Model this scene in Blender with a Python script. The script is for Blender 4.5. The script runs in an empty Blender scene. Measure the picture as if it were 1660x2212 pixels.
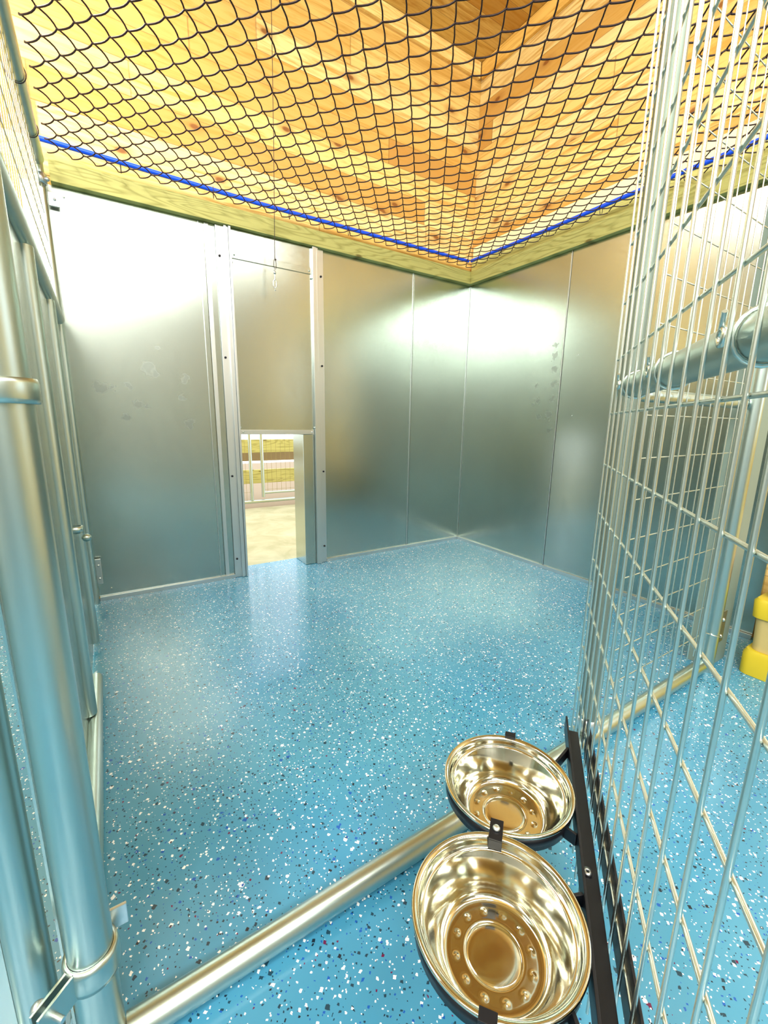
import bpy, bmesh, math, random
import numpy as np
from mathutils import Vector, Matrix
random.seed(7)
S = bpy.context.scene
COL = S.collection
PI = math.pi

# ---------------------------------------------------------------- camera
FPX = 930.2
yaw, pit, rol = math.radians(32.80), math.radians(11.91), math.radians(0.90)
CAM = Vector((-2.403, -2.593, 0.95))
Fh = Vector((math.sin(yaw), math.cos(yaw), 0)); Rh = Vector((math.cos(yaw), -math.sin(yaw), 0)); Uz = Vector((0, 0, 1))
fw = Fh * math.cos(pit) - Uz * math.sin(pit)
up = Fh * math.sin(pit) + Uz * math.cos(pit)
R2 = Rh * math.cos(rol) + up * math.sin(rol)
U2 = -Rh * math.sin(rol) + up * math.cos(rol)
cd = bpy.data.cameras.new('camera')
cd.sensor_fit = 'HORIZONTAL'; cd.sensor_width = 36.0; cd.lens = FPX / 1660 * 36.0
cd.clip_start = 0.02; cd.clip_end = 200
cam = bpy.data.objects.new('camera', cd); COL.objects.link(cam)
m = Matrix((R2, U2, -fw)).transposed().to_4x4(); m.translation = CAM
cam.matrix_world = m
S.camera = cam

# ---------------------------------------------------------------- world, exposure, lights
w = bpy.data.worlds.new('sky'); S.world = w; w.use_nodes = True
bg = w.node_tree.nodes['Background']; bg.inputs[0].default_value = (0.93, 0.97, 1.0, 1); bg.inputs[1].default_value = 2.6
S.view_settings.view_transform = 'Standard'
try: S.view_settings.look = 'None'
except Exception: pass
S.view_settings.exposure = 0.12
S.view_settings.gamma = 1.0
S.view_settings.use_curve_mapping = False

def area_light(name, loc, sx, sy, power, col=(1, 0.98, 0.93), rot=(0, 0, 0)):
    l = bpy.data.lights.new(name, 'AREA'); l.shape = 'RECTANGLE'; l.size = sx; l.size_y = sy
    l.energy = power; l.color = col
    o = bpy.data.objects.new(name, l); COL.objects.link(o); o.location = loc; o.rotation_euler = rot
    return o
# unseen ceiling lamps, tilted ones added for glare: x, y, z, length, width, heading (degrees), tilt (degrees), power
LAMPS = [(-2.98, -0.75, 3.22, 1.2, 0.30, 90, 0, 50), (-1.75, -3.05, 3.10, 1.2, 0.22, 0, 35, 28), (-1.90, -4.7, 3.05, 1.2, 0.30, 0, 50, 30),
         (-3.35, -4.35, 2.86, 1.3, 0.45, -38, 62, 62), (-4.55, -3.30, 2.80, 1.3, 0.45, -50, 62, 72), (-0.62, -3.35, 3.10, 0.7, 0.25, 0, 35, 6),
         (-3.0, -6.4, 3.22, 1.2, 0.30, 0, 0, 40)]
def lamp_matrix(L):
    return Matrix.Translation(L[:3]) @ Matrix.Rotation(math.radians(L[5]), 4, 'Z') @ Matrix.Rotation(math.radians(L[6]), 4, 'X')
for L in LAMPS:
    o = area_light('lamp_light', (0, 0, 0), L[3], L[4], L[7])
    o.matrix_world = lamp_matrix(L) @ Matrix.Translation((0, 0, -.036))

# ---------------------------------------------------------------- material helpers
def mat(name, base=(.8, .8, .8), rough=.5, metal=0.0, spec=.5, emit=None, es=0):
    M = bpy.data.materials.new(name); M.use_nodes = True
    b = M.node_tree.nodes['Principled BSDF']
    b.inputs['Base Color'].default_value = (*base, 1); b.inputs['Roughness'].default_value = rough
    b.inputs['Metallic'].default_value = metal
    b.inputs['Specular IOR Level'].default_value = spec
    if emit: b.inputs['Emission Color'].default_value = (*emit, 1); b.inputs['Emission Strength'].default_value = es
    return M
class NT:
    def __init__(s, M): s.t = M.node_tree; s.b = s.t.nodes['Principled BSDF']
    def n(s, typ, **k):
        x = s.t.nodes.new(typ)
        for a, v in k.items(): setattr(x, a, v)
        return x
    def l(s, a, b): s.t.links.new(a, b)
    def math(s, op, a, b=None, c=None):
        x = s.n('ShaderNodeMath', operation=op)
        for i, v in enumerate((a, b, c)):
            if v is None: continue
            if isinstance(v, (int, float)): x.inputs[i].default_value = v
            else: s.l(v, x.inputs[i])
        return x.outputs[0]
    def mix(s, f, a, b, typ='MIX'):
        x = s.n('ShaderNodeMix', data_type='RGBA', blend_type=typ)
        for i, v in ((0, f), (6, a), (7, b)):
            if isinstance(v, (int, float)): x.inputs[i].default_value = v
            elif isinstance(v, tuple): x.inputs[i].default_value = (*v, 1)
            else: s.l(v, x.inputs[i])
        return x.outputs[2]
    def ramp(s, f, stops, interp='LINEAR'):
        x = s.n('ShaderNodeValToRGB'); r = x.color_ramp; r.interpolation = interp
        while len(r.elements) < len(stops): r.elements.new(0.5)
        for e, (p, c) in zip(r.elements, stops):
            e.position = p; e.color = (*c, 1) if isinstance(c, tuple) else (c, c, c, 1)
        s.l(f, x.inputs[0]); return x.outputs[0]
    def pos(s):
        return s.n('ShaderNodeTexCoord').outputs['Object']
    def noise(s, v, scale, detail=3, rough=.5, dist=0):
        x = s.n('ShaderNodeTexNoise'); x.inputs['Scale'].default_value = scale; x.inputs['Detail'].default_value = detail
        x.inputs['Roughness'].default_value = rough; x.inputs['Distortion'].default_value = dist
        s.l(v, x.inputs['Vector']); return x.outputs[0]
    def scale(s, v, sc, off=(0, 0, 0)):
        x = s.n('ShaderNodeMapping'); x.inputs['Scale'].default_value = sc; x.inputs['Location'].default_value = off
        s.l(v, x.inputs['Vector']); return x.outputs[0]
    def bump(s, h, st=.2, d=.002):
        x = s.n('ShaderNodeBump'); x.inputs['Strength'].default_value = st; x.inputs['Distance'].default_value = d
        s.l(h, x.inputs['Height']); s.l(x.outputs[0], s.b.inputs['Normal'])

def galvanised(name, base, rough, seed=0, stain=.35, streak=(1, 1, 1), var=.1, spots=None):
    M = mat(name, base, rough, 1.0); t = NT(M); p = t.scale(t.pos(), streak, (seed * 3.1, seed * 1.7, seed))
    n1 = t.noise(p, 5, 5, .6, .8); n2 = t.noise(p, 30, 3, .6); n3 = t.noise(p, 900, 1)
    k = t.ramp(n1, [(.42, 0.0), (.85, 1.0)])
    dk = tuple(c * (1 - stain) for c in base)
    c = t.mix(t.math('MULTIPLY', k, .45), base, dk)
    c = t.mix(t.math('MULTIPLY', n2, .25), c, tuple(min(1, c_ * 1.12) for c_ in base))
    t.l(c, t.b.inputs['Base Color'])
    r = t.math('ADD', rough - var * .5, t.math('MULTIPLY', n1, var))
    t.l(r, t.b.inputs['Roughness'])
    if spots:
        ds = t.n('ShaderNodeTexNoise'); ds.inputs['Scale'].default_value = 26; ds.inputs['Detail'].default_value = 3; t.l(t.pos(), ds.inputs['Vector'])
        wv = t.n('ShaderNodeVectorMath', operation='MULTIPLY_ADD'); t.l(ds.outputs['Color'], wv.inputs[0]); wv.inputs[1].default_value = (.07, .07, .07); t.l(t.pos(), wv.inputs[2])
        tot = None
        for (sx, sy, sz, sr) in spots:
            dn = t.n('ShaderNodeVectorMath', operation='DISTANCE'); t.l(wv.outputs[0], dn.inputs[0]); dn.inputs[1].default_value = (sx + .035, sy + .035, sz + .035)
            q = t.ramp(t.math('DIVIDE', dn.outputs['Value'], sr), [(.55, 1.0), (.95, 0.0)])
            tot = q if tot is None else t.math('MAXIMUM', tot, q)
        c = t.mix(t.math('MULTIPLY', tot, .5), c, tuple(v * .45 for v in base)); t.l(c, t.b.inputs['Base Color'])
        r = t.math('ADD', r, t.math('MULTIPLY', tot, .10)); t.l(r, t.b.inputs['Roughness'])
    h = t.math('ADD', t.math('MULTIPLY', n3, .12), t.math('MULTIPLY', t.noise(p, 1.6, 1), 2.0))
    t.bump(h, .07, .004)
    return M

def planks(name, L, W, width=.14, tint=(1, 1, 1), seed=0):
    """knotty pine boards: L, W = indices of the length axis and the width axis"""
    M = mat(name, (.8, .5, .2), .55, 0, .3); t = NT(M); P = t.pos()
    sp = t.n('ShaderNodeSeparateXYZ'); t.l(P, sp.inputs[0])
    l, wd = sp.outputs[L], sp.outputs[W]
    q = t.math('DIVIDE', t.math('ADD', wd, 20.0), width)
    idx = t.math('FLOOR', q); fr = t.math('FRACT', q)
    wn = t.n('ShaderNodeTexWhiteNoise', noise_dimensions='1D'); t.l(t.math('ADD', idx, seed), wn.inputs['W'])
    rnd = wn.outputs[0]
    ll = t.math('ADD', l, t.math('MULTIPLY', rnd, 7.3))
    # board joints along the length
    jq = t.math('DIVIDE', t.math('ADD', ll, 30.0), 2.1); jf = t.math('FRACT', jq); ji = t.math('FLOOR', jq)
    wn2 = t.n('ShaderNodeTexWhiteNoise', noise_dimensions='2D')
    cb = t.n('ShaderNodeCombineXYZ'); t.l(t.math('ADD', idx, seed), cb.inputs[0]); t.l(ji, cb.inputs[1]); t.l(cb.outputs[0], wn2.inputs['Vector'])
    tone = wn2.outputs[0]
    cv = t.n('ShaderNodeCombineXYZ'); t.l(ll, cv.inputs[0]); t.l(t.math('MULTIPLY', wd, 1), cv.inputs[1]); t.l(t.math('MULTIPLY', tone, 40), cv.inputs[2])
    g = t.noise(t.scale(cv.outputs[0], (2.2, 26, 1)), 1.0, 6, .65, 1.2)
    g2 = t.noise(t.scale(cv.outputs[0], (1.0, 3.5, 1)), 1.6, 3, .5)
    kn = t.n('ShaderNodeTexVoronoi', voronoi_dimensions='2D'); kn.inputs['Scale'].default_value = 1.0
    t.l(t.scale(cv.outputs[0], (2.6, 5.2, 1)), kn.inputs['Vector'])
    kcol = t.n('ShaderNodeSeparateColor'); t.l(kn.outputs['Color'], kcol.inputs[0])
    kd = t.math('ADD', kn.outputs['Distance'], t.math('MULTIPLY', t.math('GREATER_THAN', kcol.outputs[0], .40), 1.0))
    base = t.ramp(tone, [(0, (.56, .29, .07)), (.3, (.82, .53, .15)), (.65, (.93, .69, .25)), (1, (.96, .76, .36))])
    c = t.mix(t.ramp(g, [(.45, 0.0), (.66, .85)]), base, (.60, .31, .05))
    c = t.mix(t.ramp(g2, [(.55, 0.0), (.75, .35)]), c, (.55, .26, .09))
    halo = t.ramp(kd, [(.05, .75), (.20, 0.0)])
    c = t.mix(halo, c, (.46, .22, .05))
    c = t.mix(t.ramp(kd, [(.04, .9), (.075, 0.0)]), c, (.26, .09, .02))
    e = t.math('MINIMUM', fr, t.math('SUBTRACT', 1.0, fr))
    gr = t.ramp(e, [(.0, .75), (.018, 0.0)])
    c = t.mix(gr, c, (.30, .14, .04))
    c = t.mix(t.ramp(jf, [(0.0, .8), (.0015, 0.0)]), c, (.25, .11, .03))
    if tint != (1, 1, 1): c = t.mix(1.0, c, tint, 'MULTIPLY')
    t.l(c, t.b.inputs['Base Color'])
    t.bump(t.math('ADD', t.ramp(e, [(0, 0.0), (.03, 1.0)]), t.math('MULTIPLY', g, .15)), .5, .003)
    return M

def treated(name, L, W, T=None):
    M = mat(name, (.5, .5, .12), .6, 0, .25); t = NT(M); P = t.pos()
    sp = t.n('ShaderNodeSeparateXYZ'); t.l(P, sp.inputs[0])
    cv = t.n('ShaderNodeCombineXYZ'); t.l(sp.outputs[L], cv.inputs[0]); t.l(sp.outputs[W], cv.inputs[1])
    v = t.scale(cv.outputs[0], (1.1, 9, 1))
    n0 = t.noise(v, 1.1, 2, .5, .3)
    rings = t.math('FRACT', t.math('MULTIPLY', n0, 14))
    rr = t.ramp(rings, [(0, .9), (.25, .1), (.7, 0.0), (1, .9)])
    fine = t.noise(t.scale(cv.outputs[0], (4, 160, 1)), 1, 3, .6)
    c = t.mix(rr, (.56, .54, .17), (.29, .27, .055))
    c = t.mix(t.math('MULTIPLY', fine, .45), c, (.66, .62, .27))
    kn = t.n('ShaderNodeTexVoronoi', voronoi_dimensions='2D'); t.l(t.scale(cv.outputs[0], (2.2, 7, 1)), kn.inputs['Vector']); kn.inputs['Scale'].default_value = 1
    c = t.mix(t.ramp(kn.outputs['Distance'], [(.03, .9), (.07, 0.0)]), c, (.16, .12, .03))
    t.l(c, t.b.inputs['Base Color']); t.bump(fine, .25, .002)
    return M

def flake_floor():
    M = mat('epoxy_flake', (.09, .38, .55), .16, 0, .5); t = NT(M); P = t.pos()
    col = t.mix(t.ramp(t.noise(P, 1.6, 3), [(.35, 0.0), (.65, 1.0)]), (.046, .255, .430), (.082, .310, .455))
    dn = t.n('ShaderNodeTexNoise'); dn.inputs['Scale'].default_value = 120; dn.inputs['Detail'].default_value = 1; t.l(P, dn.inputs['Vector'])
    for sc, th, dens, sd in ((44, .19, .13, 2.0), (60, .19, .24, 0.0), (92, .22, .30, 5.3), (150, .22, .30, 9.1)):
        vo = t.n('ShaderNodeTexVoronoi', voronoi_dimensions='2D', distance='MANHATTAN')
        va = t.n('ShaderNodeVectorMath', operation='MULTIPLY_ADD'); t.l(dn.outputs['Color'], va.inputs[0])
        va.inputs[1].default_value = (.006, .006, 0); t.l(t.scale(P, (1, 1, 1), (sd, sd, 0)), va.inputs[2])
        t.l(va.outputs[0], vo.inputs['Vector']); vo.inputs['Scale'].default_value = sc
        sc_ = t.n('ShaderNodeSeparateColor'); t.l(vo.outputs['Color'], sc_.inputs[0])
        pick = t.math('LESS_THAN', sc_.outputs[0], dens)
        size = t.math('ADD', th * .55, t.math('MULTIPLY', sc_.outputs[2], th * .9))
        inside = t.math('LESS_THAN', vo.outputs['Distance'], size)
        f = t.math('MULTIPLY', pick, inside)
        fc = t.ramp(sc_.outputs[1], [(0, (.92, .95, .93)), (.40, (.012, .05, .085)), (.72, (.01, .02, .035)), (.80, (.01, .10, .42)), (.94, (.12, .01, .06)), (.97, (.55, .75, .8))], 'CONSTANT')
        col = t.mix(f, col, fc)
    t.l(col, t.b.inputs['Base Color'])
    t.b.inputs['Coat Weight'].default_value = .12; t.b.inputs['Coat Roughness'].default_value = .06
    rr = t.math('ADD', .12, t.math('MULTIPLY', t.noise(P, 3.0, 3), .16)); t.l(rr, t.b.inputs['Roughness'])
    t.bump(t.noise(P, 9, 3, .5), .12, .006)
    return M

def concrete():
    M = mat('concrete', (.62, .58, .40), .8, 0, .2); t = NT(M); P = t.pos()
    n = t.noise(P, 4, 5, .6, .5)
    c = t.mix(t.ramp(n, [(.35, 0.0), (.7, 1.0)]), (.40, .38, .22), (.58, .55, .36))
    t.l(c, t.b.inputs['Base Color']); return M

ALU = (.52, .585, .535)
PAWS = [(-2.178, 1.20, .040), (-2.150, 1.17, .022), (-2.01, 1.16, .030), (-2.395, 1.09, .040), (-2.345, 1.09, .016), (-2.27, 1.10, .020), (-2.24, 1.02, .028), (-2.20, 1.00, .018),
        (-2.03, 1.06, .022), (-2.0, .92, .030), (-2.30, .95, .02), (-2.13, 1.30, .016)]
SMUDGE = [(0, -.80, 1.42, .020), (0, -.79, 1.36, .026), (0, -.80, 1.28, .022), (0, -.81, 1.20, .030), (0, -.80, 1.10, .022), (0, -.79, 1.00, .030), (0, -.80, .90, .022),
          (0, -.70, 1.10, .024), (0, -.66, 1.08, .016), (0, -.72, .99, .020), (0, -.68, 1.18, .014)]
M_SHEET = [galvanised('brushed_sheet_%d' % i, ALU, .25, i, .28, (1, 1, .6), .07, ([(a, 0, b, c) for a, b, c in PAWS], None, SMUDGE)[i]) for i in range(3)]
M_CHAN = galvanised('aluminium_channel', (.68, .72, .72), .36, 5, .15, (1, 1, .2))
M_PIPE = galvanised('galvanised_pipe', (.50, .60, .565), .33, 8, .22, (3, 3, .8), .10)
M_WIRE = galvanised('galvanised_wire', (.62, .69, .65), .32, 11, .2)
M_DULL = galvanised('shaded_pipe', (.20, .25, .21), .55, 14, .2); M_DULL.node_tree.nodes['Principled BSDF'].inputs['Metallic'].default_value = .7  # pipe metal darkened, the shade on the hinge post put into its colour
M_GREY = mat('grey_paint', (.22, .30, .26), .5)
M_STEEL = mat('polished_steel', (.62, .62, .53), .11, 1.0)
M_BLACK = mat('black_powder_coat', (.006, .007, .010), .38, 0, .35)
M_SCREW = mat('dark_screw', (.02, .02, .025), .4, .6)
M_MESHW = mat('brown_netting_wire', (.030, .012, .012), .45, .2)
M_BLUE = mat('blue_plastic', (.004, .085, .85), .35, 0, .5)
M_CORD = mat('dark_cord', (.04, .025, .03), .7)
M_WHITE = mat('white_paint', (.85, .85, .83), .6)
M_DIFF = mat('lamp_diffuser', (.9, .9, .9), .5, emit=(1, .98, .93), es=6.0)
M_YEL = mat('yellow_plastic', (.62, .48, .02), .45)
M_TAN = mat('tan_plastic', (.60, .47, .18), .5)
M_PEACH = mat('peach_board', (.66, .38, .20), .6)
M_BROWN = mat('brown_curb', (.30, .22, .13), .8)
M_WALLN = planks('pine_wall_boards_x', 0, 2, seed=3)
M_WALLE = planks('pine_wall_boards_y', 1, 2, seed=11)
M_CEIL = planks('pine_ceiling_boards', 0, 1, .14, (.80, .74, .60), seed=29)
M_TRX = treated('treated_timber_x', 0, 2); M_TRY = treated('treated_timber_y', 1, 2)
M_FLOOR = flake_floor(); M_CONC = concrete()

# ---------------------------------------------------------------- geometry helpers
class MB:
    def __init__(s): s.v = []; s.f = []; s.sm = []
    def add(s, vs, fs, smooth=False):
        o = len(s.v); s.v += [tuple(v) for v in vs]; s.f += [tuple(i + o for i in f) for f in fs]; s.sm += [smooth] * len(fs)
    def box(s, a, b, bev=0.0, M=None):
        x0, y0, z0 = (min(a[i], b[i]) for i in range(3)); x1, y1, z1 = (max(a[i], b[i]) for i in range(3))
        bm = bmesh.new(); bmesh.ops.create_cube(bm, size=1)
        for v in bm.verts: v.co = Vector((x0 + (v.co.x + .5) * (x1 - x0), y0 + (v.co.y + .5) * (y1 - y0), z0 + (v.co.z + .5) * (z1 - z0)))
        if bev: bmesh.ops.bevel(bm, geom=bm.edges[:], offset=bev, segments=2, affect='EDGES', profile=.6)
        if M is not None: bmesh.ops.transform(bm, matrix=M, verts=bm.verts)
        bm.verts.index_update()
        s.add([v.co.copy() for v in bm.verts], [[v.index for v in f.verts] for f in bm.faces]); bm.free()
        return s
    def tube(s, pts, r, n=8, cap=True, closed=False):
        P = [Vector(p) for p in pts]; N = len(P); ring = []
        rr = r if isinstance(r, (list, tuple)) else [r] * N
        ref = None
        for i, p in enumerate(P):
            if closed: t = (P[(i + 1) % N] - P[i - 1])
            else: t = P[min(i + 1, N - 1)] - P[max(i - 1, 0)]
            t.normalize()
            if ref is None:
                ref = t.orthogonal().normalized()
            ref = (ref - t * ref.dot(t)); 
            if ref.length < 1e-6: ref = t.orthogonal()
            ref.normalize(); b = t.cross(ref)
            ring.append([p + (ref * math.cos(2 * PI * k / n) + b * math.sin(2 * PI * k / n)) * rr[i] for k in range(n)])
        vs = [v for q in ring for v in q]; fs = []
        for i in range(N if closed else N - 1):
            j = (i + 1) % N
            for k in range(n):
                a, b2 = i * n + k, i * n + (k + 1) % n
                fs.append((a, b2, j * n + (k + 1) % n, j * n + k))
        s.add(vs, fs, True)
        if cap and not closed:
            s.add(ring[0], [tuple(range(n))[::-1]]); s.add(ring[-1], [tuple(range(n))])
        return s
    def lathe(s, prof, c, n=48, axis='z', fn=None):
        vs = []; fs = []; m_ = len(prof)
        for k in range(n):
            a = 2 * PI * k / n
            for (r, h) in prof:
                if fn: h = h + fn(r, a)
                if axis == 'z': vs.append((c[0] + r * math.cos(a), c[1] + r * math.sin(a), c[2] + h))
                elif axis == 'y': vs.append((c[0] + r * math.cos(a), c[1] + h, c[2] + r * math.sin(a)))
                else: vs.append((c[0] + h, c[1] + r * math.cos(a), c[2] + r * math.sin(a)))
        for k in range(n):
            j = (k + 1) % n
            for i in range(m_ - 1):
                fs.append((k * m_ + i, j * m_ + i, j * m_ + i + 1, k * m_ + i + 1))
        s.add(vs, fs, True); return s
    def ball(s, c, r, sq=1.0, n=12):
        prof = [(max(1e-5, r * math.sin(PI * i / 8)), -r * sq * math.cos(PI * i / 8)) for i in range(9)]
        return s.lathe(prof, c, n)
    def build(s, name, material, parent=None):
        me = bpy.data.meshes.new(name); me.from_pydata(s.v, [], s.f)
        me.polygons.foreach_set('use_smooth', s.sm); me.materials.append(material); me.update()
        bm = bmesh.new(); bm.from_mesh(me); bmesh.ops.recalc_face_normals(bm, faces=bm.faces); bm.to_mesh(me); bm.free()
        o = bpy.data.objects.new(name, me); COL.objects.link(o)
        if parent is not None:
            o.parent = parent; o.matrix_parent_inverse = Matrix.Translation(-parent.location) if parent.type == 'EMPTY' else Matrix.Identity(4)
        return o
def tag(o, label=None, cat=None, group=None, kind=None):
    if label: o['label'] = label
    if cat: o['category'] = cat
    if group: o['group'] = group
    if kind: o['kind'] = kind
    return o
def thing(name, loc, label, cat, group=None):
    o = bpy.data.objects.new(name, None); COL.objects.link(o); o.location = loc; o.empty_display_size = .05
    return tag(o, label, cat, group)
def struct(o): o['kind'] = 'structure'; return o
def line(a, b, r, n=16): return MB().tube([a, b], r, n)

# ---------------------------------------------------------------- room shell
XW, YS, HC = -6.2, -7.6, 3.34
b = MB().box((XW, YS, -.10), (.20, .172, 0)); struct(b.build('floor', M_FLOOR))
b = MB()
b.box((XW, .026, 0), (-1.76, .172, HC)); b.box((-1.76, .026, .90), (-1.26, .172, HC)); b.box((-1.26, .026, 0), (.20, .172, HC))
struct(b.build('wall_north', M_WALLN))
b = MB()
WY0, WY1, WZ0, WZ1 = -3.75, -2.45, .95, 2.05
b.box((.026, WY1, 0), (.172, .024, HC)); b.box((.026, YS, 0), (.172, WY0, HC))
b.box((.026, WY0, 0), (.172, WY1, WZ0)); b.box((.026, WY0, WZ1), (.172, WY1, HC))
struct(b.build('wall_east', M_WALLE))
struct(MB().box((XW - .12, YS, 0), (XW, .172, HC)).build('wall_west', M_WHITE))
struct(MB().box((XW, YS - .12, 0), (.20, YS, HC)).build('wall_south', M_WHITE))
struct(MB().box((XW, YS, HC), (.20, .172, HC + .1)).build('ceiling', M_CEIL))
struct(MB().box((-6.1, .004, 3.245), (-.001, .026, 3.338), .003).build('trim_1', planks('pine_trim_x', 0, 2, 2.0, (1.15, 1.12, 1.0), seed=51)))
struct(MB().box((.004, -7.5, 3.245), (.026, .003, 3.338), .003).build('trim_2', planks('pine_trim_y', 1, 2, 2.0, (1.15, 1.12, 1.0), seed=57)))
wf = MB()
for (a, c) in (((.02, WY0, WZ0), (.10, WY1, WZ0 + .05)), ((.02, WY0, WZ1 - .05), (.10, WY1, WZ1)), ((.02, WY0, WZ0 + .05), (.10, WY0 + .05, WZ1 - .05)), ((.02, WY1 - .05, WZ0 + .05), (.10, WY1, WZ1 - .05))): wf.box(a, c)
wo = struct(wf.build('window_1', M_WHITE))

# unseen ceiling lamps behind and beside the camera, the tilted ones aimed for glare
lab = ['flat ceiling lamp above the pen to the left of the treated timber header', 'ceiling lamp added for glare, nearest the open wire gate, right behind the camera',
       'unseen ceiling lamp tilted for glare, second behind the camera, straight across from the dog door', 'large unseen ceiling lamp behind the camera, tilted for glare on the corner, the right one of the pair',
       'large unseen ceiling lamp behind the camera, tilted for glare on the corner, the left one of the pair', 'short ceiling lamp added for glare on the dog door, nearest the window behind the gate', 'flat ceiling lamp nearest the far white wall behind the camera']
for k, L in enumerate(LAMPS):
    t = thing('ceiling_lamp', L[:3], lab[k], 'lamp', 'flat ceiling lamps')
    Lm = lamp_matrix(L); hx, hy = L[3] / 2, L[4] / 2
    MB().box((-hx - .02, -hy - .02, -.02), (hx + .02, hy + .02, .03), .004, Lm).build('housing', M_WHITE, t)
    MB().box((-hx, -hy, -.031), (hx, hy, -.0205), 0, Lm).build('diffuser', M_DIFF, t)
    for sx in (-hx * .7, hx * .7):
        p = Lm @ Vector((sx, 0, .03)); MB().tube([p, (p.x, p.y, HC - .001)], .008, 8).build('hanger', M_WHITE, t)

# ---------------------------------------------------------------- metal wall lining
def panel(name, label, mt, a, b_, flange, tilt=0.0, rivets=()):
    """sheet between points a and b_ on the wall line; flange = list of (position along, width)"""
    ax = Vector((b_[0] - a[0], b_[1] - a[1], 0)); L = ax.length; ax.normalize()
    nrm = Vector((ax.y, -ax.x, 0))
    c = Vector((a[0], a[1], 0))
    t = thing(name, (a[0] + ax.x * L / 2, a[1] + ax.y * L / 2, 0.02), label, 'wall panel')
    Mx = Matrix(((ax.x, nrm.x, 0, a[0]), (ax.y, nrm.y, 0, a[1]), (0, 0, 1, 0), (0, 0, 0, 1)))
    # local x along the wall, y towards the room
    Mt = Mx @ Matrix.Translation((L / 2, 0, 0)) @ Matrix.Rotation(tilt, 4, 'Z') @ Matrix.Translation((-L / 2, 0, 0))
    MB().box((.0012, -.018, .022), (L - .0012, 0, 1.938), 0.0, Mt).build('sheet', mt, t)
    for (u, wd, th) in flange:
        MB().box((u, .0005, .022), (u + wd, th, 1.936), 0.0008, Mt).build('seam_strip', M_CHAN if th > .003 else mt, t)
    for (u, z) in rivets:
        q = Mt @ Vector((u, .0, z))
        MB().ball(q, .004, 1).build('rivet', M_WIRE, t)
    return t
panel('metal_wall_panel', 'wide brushed metal wall panel left of the dog door, with smudges and paw marks', M_SHEET[0], (-2.600, 0), (-1.868, 0), [(.705, .003, .006)], .004, [(.15, 1.90), (.15, .06)])
panel('metal_wall_panel', 'narrow strip of metal wall panel between the smudged panel and the left door channel', M_SHEET[1], (-1.868, 0), (-1.812, 0), [(.004, .020, .004)])
panel('metal_wall_panel', 'brushed metal wall panel directly right of the dog door', M_SHEET[2], (-1.198, 0), (-.518, 0), [(.672, .006, .0045)], -.003)
panel('metal_wall_panel', 'narrow metal wall panel left of the room corner with a folded seam', M_SHEET[1], (-.518, 0), (-.002, 0), [(.004, .030, .0025)], .004)
panel('metal_wall_panel', 'metal wall panel right of the room corner with the brightest glare', M_SHEET[2], (0, -.002), (0, -.855), [(.815, .028, .0025), (.846, .006, .0055)], .003)
panel('metal_wall_panel', 'long metal wall panel behind the wire gate on the right wall', M_SHEET[0], (0, -.855), (0, -1.985), [], -.006, [(.10, 1.0), (.10, 1.35)])

struct(MB().box((-2.505, -.014, .0005), (-1.812, -.0005, .021)).box((-1.198, -.014, .0005), (-.002, -.0005, .021)).build('baseboard_north', M_CHAN))
struct(MB().box((-.014, -1.985, .0005), (-.0005, -.016, .021)).build('baseboard_east', M_CHAN))

struct(MB().box((-.004, -.004, .022), (-.0003, -.0003, 1.938)).build('trim_3', M_CHAN))
# treated timber headers
o = MB().box((-2.49, -.038, 1.940), (-.001, .024, 2.025), .002).build('timber_header', M_TRX); tag(o, 'green tinted treated timber header above the dog door wall', 'timber')
o = MB().box((-.038, -2.6, 1.940), (.024, -.0395, 2.025), .002).build('timber_header', M_TRY); tag(o, 'green tinted treated timber header on the right wall running behind the gate', 'timber')
o = MB().box((-.002, -2.6, 2.026), (.0255, -.005, 2.112), .001).build('timber_plate', M_TRY); tag(o, 'thin greenish timber plate above the right header, behind the netting', 'timber')

M_PALE = mat('pale_lit_board', (.93, .86, .55), .55)  # bright lit strip on the east wall, put in as a paler board
struct(MB().box((.010, -2.6, 2.1125), (.0255, -.002, 2.20), .001).build('lit_wall_strip', M_PALE))

# ---------------------------------------------------------------- dog door
D = thing('guillotine_door', (-1.505, 0, 0), 'raised metal guillotine dog door in two channels with a strap across the top', 'door')
def channel(x0, x1, sx, part_label):
    q = MB()
    if sx > 0:
        q.box((x0, -.012, 0.002), (x0 + .040, .02, 1.938), .001); q.box((x0 + .040, -.026, .002), (x0 + .052, .02, 1.938), .001)
        q.box((x0 + .053, -.020, .002), (x0 + .062, .02, 1.938), .001); q.box((x0 + .063, -.030, .002), (x1, .02, 1.938), .001)
    else:
        q.box((x1 - .040, -.012, .002), (x1, .02, 1.938), .001); q.box((x1 - .050, -.026, .002), (x1 - .040, .02, 1.938), .001)
        q.box((x0, -.030, .002), (x1 - .051, .02, 1.938), .001)
    return q.build('guide_channel', M_CHAN, D)
cl = channel(-1.812, -1.738, 1, ''); cr = channel(-1.275, -1.200, -1, '')
for ch, xx, zz in ((cl, -1.797, (1.79, 1.28, .623, .119)), (cr, -1.217, (1.79, 1.28, .622, .116))):
    for z in zz:
        q = MB().lathe([(.0001, -.008), (.0058, -.006), (.0065, 0), (.0001, 0)], (xx, -.012, z), 12, 'y').build('screw', M_SCREW, ch)
dp = MB().box((-1.7375, -.0075, .862), (-1.2755, -.0045, 1.936)).build('sliding_panel', M_SHEET[2], D)
MB().box((-1.734, -.012, .862), (-1.279, -.0078, .888), .0008).build('bottom_strip', M_CHAN, D)
MB().box((-1.734, -.014, 1.792), (-1.279, -.0078, 1.826), .0008).build('top_strap', M_SHEET[1], D)
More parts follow.
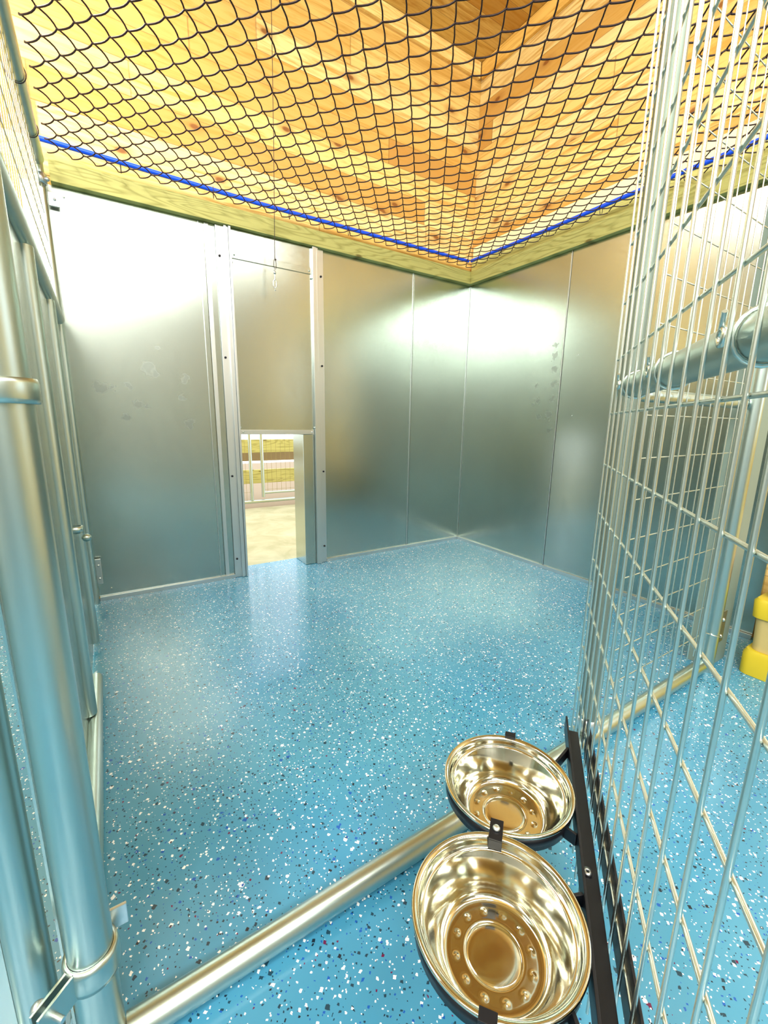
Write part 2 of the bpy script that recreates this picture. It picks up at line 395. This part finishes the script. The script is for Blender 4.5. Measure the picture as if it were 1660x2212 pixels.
for (x, z) in ((-1.720, .875), (-1.292, .875), (-1.735, .902), (-1.277, .902), (-1.722, 1.808), (-1.292, 1.808), (-1.735, 1.77), (-1.277, 1.77)):
    MB().lathe([(.0001, -.006), (.004, -.004), (.005, 0), (.0001, 0)], (x, -.013, z), 12, 'y').build('rivet', M_WIRE, D)
MB().box((-1.350, -.006, .002), (-1.2765, .168, .861), .002).build('jamb', M_SHEET[0], D)
MB().box((-1.7595, .0, .002), (-1.7375, .168, .861)).box((-1.7375, .030, .864), (-1.2775, .168, .899)).build('lining', M_CHAN, D)

# pull cord with snap hook
o = thing('pull_cord', (-1.53, -.10, 1.63), 'thin dark pull cord with a chrome snap hook hanging before the dog door', 'cord')
MB().tube([(-1.495, -.10, 3.33), (-1.512, -.10, 2.4), (-1.528, -.10, 1.80)], .0016, 6).build('cord', M_CORD, o)
pts = [(-1.528 + .007 * math.sin(a), -.10, 1.775 - .024 * math.cos(a)) for a in np.linspace(0, 2 * PI, 17)[:-1]]
MB().tube(pts, .0015, 6, closed=True).ball((-1.524, -.10, 1.80), .005).build('knot_loop', M_CORD, o)
h = MB()
h.tube([(-1.531 + .006 * math.sin(a), -.10, 1.748 - .006 * math.cos(a)) for a in np.linspace(0, 2 * PI, 13)[:-1]], .0018, 6, closed=True)
h.lathe([(.0001, 0), (.006, .001), (.0065, .010), (.004, .016), (.0001, .017)], (-1.531, -.10, 1.726), 12)
h.tube([(-1.531, -.10, 1.728), (-1.531, -.10, 1.700)], .003, 8)
h.tube([(-1.531, -.10, 1.702), (-1.540, -.10, 1.690), (-1.541, -.10, 1.668), (-1.532, -.10, 1.655), (-1.523, -.10, 1.668), (-1.524, -.10, 1.684)], .0028, 8)
h.tube([(-1.531, -.10, 1.700), (-1.523, -.10, 1.690), (-1.523, -.10, 1.678)], .002, 6); h.ball((-1.531, -.10, 1.646), .004)
h.build('snap_hook', M_CHAN, o)

# ---------------------------------------------------------------- outside, seen through the dog door
struct(MB().box((-6.2, .1725, -.10), (3.4, 2.05, -.002)).build('concrete_slab', M_CONC))
struct(MB().box((-6.2, 2.0505, -.10), (3.4, 7.0, -.004)).build('yard_ground', M_BROWN))
t = thing('outdoor_run_fence', (-1.0, 2.02, 0), 'galvanised wire run fence outside seen through the dog door', 'fence')
line((-3.0, 2.02, .075), (1.5, 2.02, .075), .018).build('bottom_rail', M_PIPE, t)
line((-1.125, 2.02, .09), (-1.125, 2.02, 1.9), .018).build('gate_post', M_PIPE, t)
line((-1.000, 2.02, .12), (-1.000, 2.02, 1.85), .018).build('gate_frame', M_PIPE, t)
line((-.99, 2.02, .165), (.6, 2.02, .165), .014).build('gate_frame', M_PIPE, t)
q = MB()
for k in range(40):
    x = -.95 + k * .052
    if x < 1.0: q.tube([(x, 2.02, .165), (x, 2.02, 1.85)], .0016, 5)
for k in range(16): q.tube([(-1.0, 2.022, .20 + k * .105), (1.0, 2.022, .20 + k * .105)], .0016, 5)
for k in range(30):
    x = -1.18 - k * .052; q.tube([(x, 2.02, .08), (x, 2.02, 1.85)], .0016, 5)
for k in range(16): q.tube([(-1.14, 2.022, .18 + k * .105), (-2.7, 2.022, .18 + k * .105)], .0016, 5)
q.build('wire_mesh', mat('weathered_wire', (.35, .30, .12), .5, .5), t)
for (z0, z1, lb) in ((.60, .75, 'upper treated timber rail beyond the outdoor run fence'), (.24, .40, 'lower treated timber rail beyond the outdoor run fence')):
    o = MB().box((-3.5, 2.45, z0 - .03), (3.0, 2.49, z1 - .03), .004).build('timber_rail', M_TRX); tag(o, lb, 'timber')
o = MB().box((-3.5, 2.60, .46), (3.0, 2.63, .56), .004).build('timber_rail', M_BROWN); tag(o, 'brown weathered timber rail between the two green ones outside', 'timber')
t = thing('timber_post', (.9, 2.55, -.002), 'treated timber post outside holding the fence rails, right of the dog door view', 'post')
MB().box((.85, 2.495, -.003), (.95, 2.595, 1.2), .004).build('post', M_TRY, t)
t = thing('timber_post', (-2.6, 2.55, -.002), 'treated timber post outside holding the fence rails, left of the dog door view', 'post')
MB().box((-2.65, 2.495, -.003), (-2.55, 2.595, 1.2), .004).build('post', M_TRY, t)

# ---------------------------------------------------------------- overhead chain-link netting
def chain_link(x0, x1, y0, y1, dx, dy, xa, ya, r, amp, to3d):
    V = []; F = []; n = 5
    us = np.array([0, .07, .17, .33, .5, .67, .83, .93])
    k0 = math.ceil((y0 - ya) / dy); k1 = math.floor((y1 - ya) / dy)
    i0 = math.ceil((x0 - xa) / dx); i1 = math.floor((x1 - xa) / dx)
    out = MB()
    for k in range(k0, k1):
        pts = []
        for i in range(i0, i1):
            upw = (i + k) % 2 == 0
            for u in us:
                X = xa + (i + u - .045 * math.sin(2 * PI * u)) * dx
                s_ = u if upw else 1 - u
                Y = ya + (k - .035 + 1.07 * s_) * dy
                Z = (1 if upw else -1) * amp * (math.sin(PI * u) ** .8 if 0 < u < 1 else 0)
                pts.append(to3d(X, Y, Z))
        out.tube(pts, r, n)
    return out
ZN = 2.037
nb = chain_link(-2.50, -.030, -1.99, -.036, .0425, .0541, -1.552, -1.467, .0025, .0072, lambda x, y, z: (x, y, ZN + z))
o = nb.build('chain_link_netting', M_MESHW); tag(o, 'brown chain-link netting stretched flat over the whole pen', 'netting')
t = thing('plastic_pipe', (-1.3, -.125, 2.066), 'blue plastic pipe above the netting along the dog door wall', 'pipe')
MB().tube([(-2.52, -.072, 2.076), (-1.6, -.050, 2.073), (-.9, -.054, 2.074), (-.090, -.066, 2.076)], .0105, 14).build('tube', M_BLUE, t)
for x in (-2.22, -1.82, -1.42, -1.05, -.62, -.28):
    pts = [(x + .002 * math.cos(a), -.055 + .0125 * math.cos(a), 2.062 + .026 * math.sin(a)) for a in np.linspace(0, 2 * PI, 13)[:-1]]
    MB().tube(pts, .0016, 5, closed=True).build('tie_wire', M_CORD, t)
t = thing('plastic_pipe', (-.134, -1.0, 2.066), 'blue plastic pipe above the netting along the right wall', 'pipe')
MB().tube([(-.076, -.080, 2.076), (-.070, -.7, 2.074), (-.078, -1.3, 2.074), (-.068, -2.0, 2.076)], .0105, 14).build('tube', M_BLUE, t)
for y in (-.35, -.72, -1.05, -1.45, -1.8):
    pts = [(-.073 + .0125 * math.cos(a), y, 2.062 + .026 * math.sin(a)) for a in np.linspace(0, 2 * PI, 13)[:-1]]
    MB().tube(pts, .0016, 5, closed=True).build('tie_wire', M_CORD, t)

# ---------------------------------------------------------------- left partition between the pens
XP = -2.525
t = thing('pen_partition', (XP, -1.0, 0), 'galvanised pipe and sheet partition at the left edge of the pen', 'partition')
line((XP, -.075, 2.000), (XP, -1.97, 2.000), .024, 20).build('top_rail', M_PIPE, t)
line((XP, -.075, 1.375), (XP, -1.97, 1.375), .024, 20).build('middle_rail', M_PIPE, t)
line((XP + .012, -.90, .045), (XP + .012, -1.94, .045), .022, 20).build('bottom_rail', M_PIPE, t)
line((XP, -.035, .0), (XP, -.035, 2.03), .017, 20).build('post', M_PIPE, t)
line((XP, -.56, .03), (XP, -.56, 1.352), .021, 20).build('post', M_PIPE, t)
line((XP, -1.15, .07), (XP, -1.15, 1.352), .022, 20).build('post', M_PIPE, t)
MB().box((XP - .004, -.045, .02), (XP - .001, -1.95, 1.350)).build('infill_sheet', M_SHEET[1], t)
q = MB()
for y in np.arange(-.10, -1.95, -.055): q.tube([(XP - .004, y, 1.40), (XP - .004, y, 1.976)], .0016, 5)
for z in np.arange(1.47, 1.95, .11): q.tube([(XP - .0005, -.06, z), (XP - .0005, -1.95, z)], .0016, 5)
q.build('wire_mesh', M_WIRE, t)
for y in (-.30, -.62, -1.0):
    pts = [(XP + .0265 * math.cos(a), y - .01 * math.sin(a), 2.0 + .0265 * math.sin(a)) for a in np.linspace(0, 2 * PI, 21)[:-1]]
    MB().tube(pts, .0016, 5, closed=True).build('tie_wire', M_CORD, t)
MB().ball((XP + .030, -.70, .51), .016, .9).lathe([(.018, -.012), (.0235, -.012), (.0235, .012), (.018, .012)], (XP, -.70, .545), 20).build('knob', M_PIPE, t)
o = tag(MB().box((XP + .017, -.028, .10), (-2.482, -.018, .235), .003).ball((-2.494, -.028, .20), .006).ball((-2.494, -.028, .13), .006).build('wall_bracket', M_CHAN, t))
MB().box((-2.506, -.030, 1.845), (-2.468, -.0195, 1.90), .002).ball((-2.484, -.030, 1.872), .006).build('wall_bracket', M_CHAN, t)
MB().lathe([(.019, -.02), (.025, -.018), (.025, .018), (.019, .02)], (XP, -.06, 1.93), 20).ball((XP + .026, -.07, 1.93), .009).build('rail_clamp', M_CHAN, t)

# front post with its clamps
t = thing('gate_post', (-2.490, -1.985, 0), 'thick galvanised post left of the pen opening with a bolted clamp near the floor', 'post')
PX, PY = -2.490, -1.985
line((PX, PY, 0), (PX, PY, 2.06), .0275, 28).build('pipe', M_PIPE, t)
def ring_clamp(z, hh, tab, nm='clamp'):
    q = MB()
    q.lathe([(.0280, -hh), (.0325, -hh), (.034, -hh * .6), (.034, hh * .6), (.0325, hh), (.0280, hh)], (PX, PY, z), 32)
    M_ = Matrix.Translation((PX, PY, z)) @ Matrix.Rotation(math.radians(tab), 4, 'Z')
    q.box((.030, -.008, -hh), (.078, -.004, hh), .001, M_); q.box((.030, .004, -hh), (.078, .008, hh), .001, M_)
    c = q.build(nm, M_PIPE, t)
    bq = MB(); p0 = M_ @ Vector((.060, -.024, 0)); p1 = M_ @ Vector((.060, .022, 0)); bq.tube([p0, p1], .004, 8)
    bq.ball(M_ @ Vector((.060, -.020, 0)), .009, .9)
    bq.build('bolt', M_CHAN, c)
ring_clamp(.200, .021, 222)
ring_clamp(.975, .013, 205)
q = MB().tube([(PX - .055, PY - .045, .185), (PX - .052, PY - .075, .15), (PX - .050, PY - .10, .10)], .006, 10); q.build('latch_rod', M_CHAN, t)
MB().box((PX + .020, PY + .022, .205), (PX + .046, PY + .027, .240), .001).build('tension_tab', M_CHAN, t)
# neighbouring pen front, left of the post
t = thing('side_gate', (-2.57, -1.955, .02), 'edge of a galvanised pipe gate just left of the thick front post', 'gate')
line((-2.560, -1.955, .04), (-2.560, -1.955, 1.9), .0235, 20).build('stile', M_PIPE, t)
line((-2.585, -1.955, .08), (-3.45, -1.955, .08), .019, 20).build('bottom_rail', M_PIPE, t)
MB().box((-3.45, -1.957, .10), (-2.5845, -1.953, 1.30)).build('infill_sheet', M_SHEET[1], t)

# ---------------------------------------------------------------- front line: bottom rail, hinge post, fixed panel
YF = -1.985
o = line((-2.462, YF, .032), (-.520, YF, .032), .0235, 28).build('threshold_rail', M_PIPE); tag(o, 'galvanised pipe lying along the floor across the pen opening', 'rail')
t = thing('hinge_post', (-1.285, YF, .055), 'galvanised post behind the left edge of the open wire gate', 'post')
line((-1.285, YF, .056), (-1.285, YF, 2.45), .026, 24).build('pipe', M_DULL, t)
MB().lathe([(.0262, -.02), (.030, -.018), (.030, .018), (.0262, .02)], (-1.285, YF, .09), 24).build('base_clamp', M_CHAN, t)
t = thing('fence_panel', (-.87, YF, .10), 'welded wire fence panel seen through the open gate', 'fence')
q = MB()
for k in range(13): 
    x = -1.19 + k * .0525; q.tube([(x, YF, .10), (x, YF, 2.0)], .0019, 6)
for k in range(17): q.tube([(-1.19, YF + .004, .175 + k * .1145), (-.555, YF + .004, .175 + k * .1145)], .0019, 6)
q.build('wire_mesh', M_WIRE, t)
line((-1.255, YF + .026, 1.030), (-.50, YF + .026, 1.030), .018, 20).build('middle_rail', M_PIPE, t)
line((-1.255, YF, 2.02), (-.50, YF, 2.02), .018, 20).build('top_rail', M_PIPE, t)
t = thing('end_post', (-.475, YF, 0), 'galvanised end post of the wire fence panel with a twisted tie wire', 'post')
line((-.475, YF, 0), (-.475, YF, 2.04), .025, 24).build('pipe', M_PIPE, t)
MB().tube([(-.475 + .028 * math.cos(a), YF + .028 * math.sin(a), .155 - .006 * math.cos(a)) for a in np.linspace(0, 2 * PI, 21)[:-1]], .002, 6, closed=True).tube([(-.503, YF - .004, .160), (-.515, YF - .012, .170)], .002, 6).build('tie_wire', M_WIRE, t)
t = thing('channel_post', (-.375, YF, 0), 'flat grey metal channel post beside the fence end post', 'post')
MB().box((-.445, YF + .0, 0), (-.300, YF + .012, 2.0), .002).box((-.310, YF + .012, 0), (-.300, YF + .08, 2.0), .001).box((-.445, YF + .012, 0), (-.437, YF + .08, 2.0), .001).build('channel', M_GREY, t)
bk = MB().box((-.440, YF - .006, .10), (-.372, YF - .001, .235), .003).build('bracket', M_CHAN, t)
for z in (.130, .200): MB().ball((-.405, YF - .007, z), .008, 1).build('bolt', M_WIRE, bk)

# yellow tub
t = thing('plastic_tub', (-.17, -2.20, 0), 'yellow moulded plastic tub on the floor at the right edge beyond the gate', 'tub')
def rrect(cx, cy, hx, hy, r, z, n=6):
    P = []
    for (sx, sy, a0) in ((1, 1, 0), (-1, 1, 90), (-1, -1, 180), (1, -1, 270)):
        for i in range(n + 1):
            a = math.radians(a0 + 90 * i / n); P.append((cx + sx * (hx - r) + r * math.cos(a), cy + sy * (hy - r) + r * math.sin(a), z))
    return P
def loft(rows, cap=True):
    q = MB(); n = len(rows[0]); vs = [v for r_ in rows for v in r_]; fs = []
    for i in range(len(rows) - 1):
        for k in range(n): fs.append((i * n + k, i * n + (k + 1) % n, (i + 1) * n + (k + 1) % n, (i + 1) * n + k))
    q.add(vs, fs, True)
    if cap: q.add(rows[0], [tuple(range(n))[::-1]]); q.add(rows[-1], [tuple(range(n))])
    return q
cx, cy = -.170, -2.155
loft([rrect(cx, cy, .205, .10, .03, 0.001), rrect(cx, cy, .205, .10, .03, .085), rrect(cx, cy, .198, .093, .03, .10)]).build('base', M_YEL, t)
loft([rrect(cx, cy, .185, .08, .03, .1005), rrect(cx, cy, .19, .085, .03, .235)]).build('body', M_TAN, t)
loft([rrect(cx, cy, .20, .095, .03, .2355), rrect(cx, cy, .203, .098, .03, .30), rrect(cx, cy, .195, .09, .03, .31)]).build('rim', M_YEL, t)
loft([rrect(cx + .01, cy, .17, .07, .03, .3105), rrect(cx + .01, cy, .17, .07, .03, .40)]).build('lid', M_PEACH, t)

# ---------------------------------------------------------------- open wire gate beside the camera
GA = math.radians(51.6); G1 = Vector((math.sin(GA), math.cos(GA), 0)); GN = Vector((G1.y, -G1.x, 0)); C0 = Vector((CAM.x, CAM.y, 0))
def G(tt, d, z): return C0 + G1 * tt + GN * d + Vector((0, 0, z))
DG = .155
t = thing('wire_gate', tuple(G(.6, DG, .03)), 'tall welded wire gate swung open beside the camera, bowls hooked on it', 'gate')
q = MB(); SP = .0555
tv = [1.09 - SP * k for k in range(22)]
for x in tv: q.tube([G(x, DG, .03), G(x, DG, 2.25)], .0024, 8)
q.build('upright_wires', M_WIRE, t)
q = MB()
z = .974 - .1135 * 8
zs = []
while z < 2.25:
    q.tube([G(1.095, DG + .0048, z), G(tv[-1] - .005, DG + .0048, z)], .0024, 8); z += .1135
q.build('cross_wires', M_WIRE, t)
line(G(1.075, DG + .034, 1.030), G(-.06, DG + .034, 1.030), .0235, 28).build('middle_rail', M_PIPE, t)
line(G(1.075, DG + .034, 2.22), G(-.06, DG + .034, 2.22), .0235, 28).build('top_rail', M_PIPE, t)
for x in (1.02, .77, .495):
    c = G(x, DG + .034, 1.030)
    pts = [c + GN * (.0262 * math.cos(a)) + Vector((0, 0, .0262 * math.sin(a))) for a in np.linspace(0, 2 * PI, 21)[:-1]]
    q = MB().tube(pts, .0022, 8, closed=True)
    k_ = c - GN * .034
    q.tube([k_ + G1 * (.007 * math.cos(a)) + Vector((0, 0, .007 * math.sin(a))) for a in np.linspace(0, 2 * PI, 11)[:-1]], .0032, 8, closed=True)
    q.tube([k_ + G1 * .006 + Vector((0, 0, .004)), k_ - G1 * .010 - GN * .004 + Vector((0, 0, .020))], .0026, 6)
    q.build('tie_wire', M_WIRE, t)

# ---------------------------------------------------------------- bowl rack and bowls
ZB = .300; RB = .117
t = thing('bowl_rack', tuple(G(.6, .135, .27)), 'black metal two-ring bowl rack clamped on the wire gate', 'rack')
Mg = Matrix(((G1.x, GN.x, 0, C0.x), (G1.y, GN.y, 0, C0.y), (0, 0, 1, 0), (0, 0, 0, 1)))
MB().box((.20, .120, .262), (.955, .1240, .300), .0008, Mg).box((.20, .1242, .262), (.955, .1495, .2655), .0008, Mg).build('angle_bar', M_BLACK, t)
MB().box((.22, .1605, .245), (.93, .1640, .320), .001, Mg).build('back_plate', M_BLACK, t)
BT = (.7235, .4890); BD = .0055
for x in BT:
    c = G(x, BD, ZB)
    MB().lathe([(RB - .0075, -.030), (RB - .0040, -.030), (RB - .0022, -.006), (RB - .0060, -.006), (RB - .0075, -.030)], tuple(c), 64).build('ring', M_BLACK, t)
for (ta, tb) in ((.86, .80), (.655, .665), (.560, .550), (.36, .42)):
    d0 = BD + math.sqrt(max(0, (RB - .004) ** 2 - (tb - (BT[0] if tb > .606 else BT[1])) ** 2))
    p0 = G(tb, d0, .282); p1 = G(ta, .1195, .282); dr = (p1 - p0); L = dr.length; a_ = math.atan2(dr.y, dr.x)
    MB().box((0, -.0025, -.011), (L, .0025, .011), .0008, Matrix.Translation(p0) @ Matrix.Rotation(a_, 4, 'Z')).build('arm', M_BLACK, t)
def clip(tt, d, ang, ln, bolt=True):
    Mm = Matrix.Translation(G(tt, d, 0)) @ Matrix.Rotation(ang, 4, 'Z')
    cp = MB().box((-ln, -.0105, .3045), (ln, .0105, .3075), .0008, Mm).box((-ln, -.0105, .288), (-ln + .003, .0105, .3045), .0006, Mm).box((ln - .003, -.0105, .288), (ln, .0105, .3045), .0006, Mm).build('clip', M_BLACK, t)
    if bolt: MB().ball(Mm @ Vector((0, 0, .3095)), .0062, .6).build('bolt', M_CHAN, cp)
gang = math.atan2(G1.y, G1.x)
clip(.6065, -.006, gang, .019)
clip(.8395, .004, gang, .007, False)
clip(.3725, .004, gang, .007, False)
MB().lathe([(.003, -.002), (.0065, -.002), (.007, .002), (.003, .002)], tuple(G(.618, .134, .268)), 20).build('bolt', M_CHAN, t)
def emboss(r, a):
    v = 0
    for k in range(12):
        ak = 2 * PI * k / 12; dd = (r * math.cos(a) - .053 * math.cos(ak)) ** 2 + (r * math.sin(a) - .053 * math.sin(ak)) ** 2
        v += math.exp(-dd / (2 * .0025 ** 2))
    return .0015 * v if r < .066 else 0
def smooth_prof(P, m_=4):
    out = []
    for i in range(len(P) - 1):
        a, b_, c, d = (np.array(P[max(0, min(len(P) - 1, i + k))]) for k in (-1, 0, 1, 2))
        for j in range(m_):
            u = j / m_; out.append(tuple(.5 * ((2 * b_) + (c - a) * u + (2 * a - 5 * b_ + 4 * c - d) * u * u + (3 * b_ - a - 3 * c + d) * u ** 3)))
    return out + [P[-1]]
prof = [(.0001, -.0730), (.010, -.0730), (.020, -.0732), (.030, -.0735), (.036, -.0742), (.0385, -.0752), (.0405, -.0745)]
prof += [(.0425 + .003 * i, -.0742) for i in range(7)]
prof += [(.066, -.0738), (.0700, -.0722), (.0735, -.0690), (.0765, -.0640), (.0800, -.0540), (.0860, -.0400), (.0935, -.0250), (.0985, -.0165), (.0995, -.0145), (.1020, -.0135), (.1040, -.0105), (.1062, -.0040), (.1078, -.0008), (.1100, .0010), (.1135, .0022), (.1158, .0016), (RB, -.0004), (.1165, -.0026), (.1145, -.0034), (.1120, -.0024)]
outer = [(.1080, -.0040), (.1000, -.0170), (.0948, -.0260), (.0875, -.0410), (.0815, -.0550), (.0780, -.0655), (.0745, -.0712), (.0700, -.0742), (.0001, -.0760)]
for x, lb in ((BT[0], 'stainless steel dog bowl farther from the camera in the rack on the gate'), (BT[1], 'stainless steel dog bowl nearest the camera, cut off by the bottom of the photo')):
    q = MB(); q.lathe(smooth_prof(prof), tuple(G(x, BD, ZB)), 180, fn=emboss); q.lathe(outer, tuple(G(x, BD, ZB)), 96)
    o = q.build('dog_bowl', M_STEEL); tag(o, lb, 'bowl', 'dog bowls in the rack')
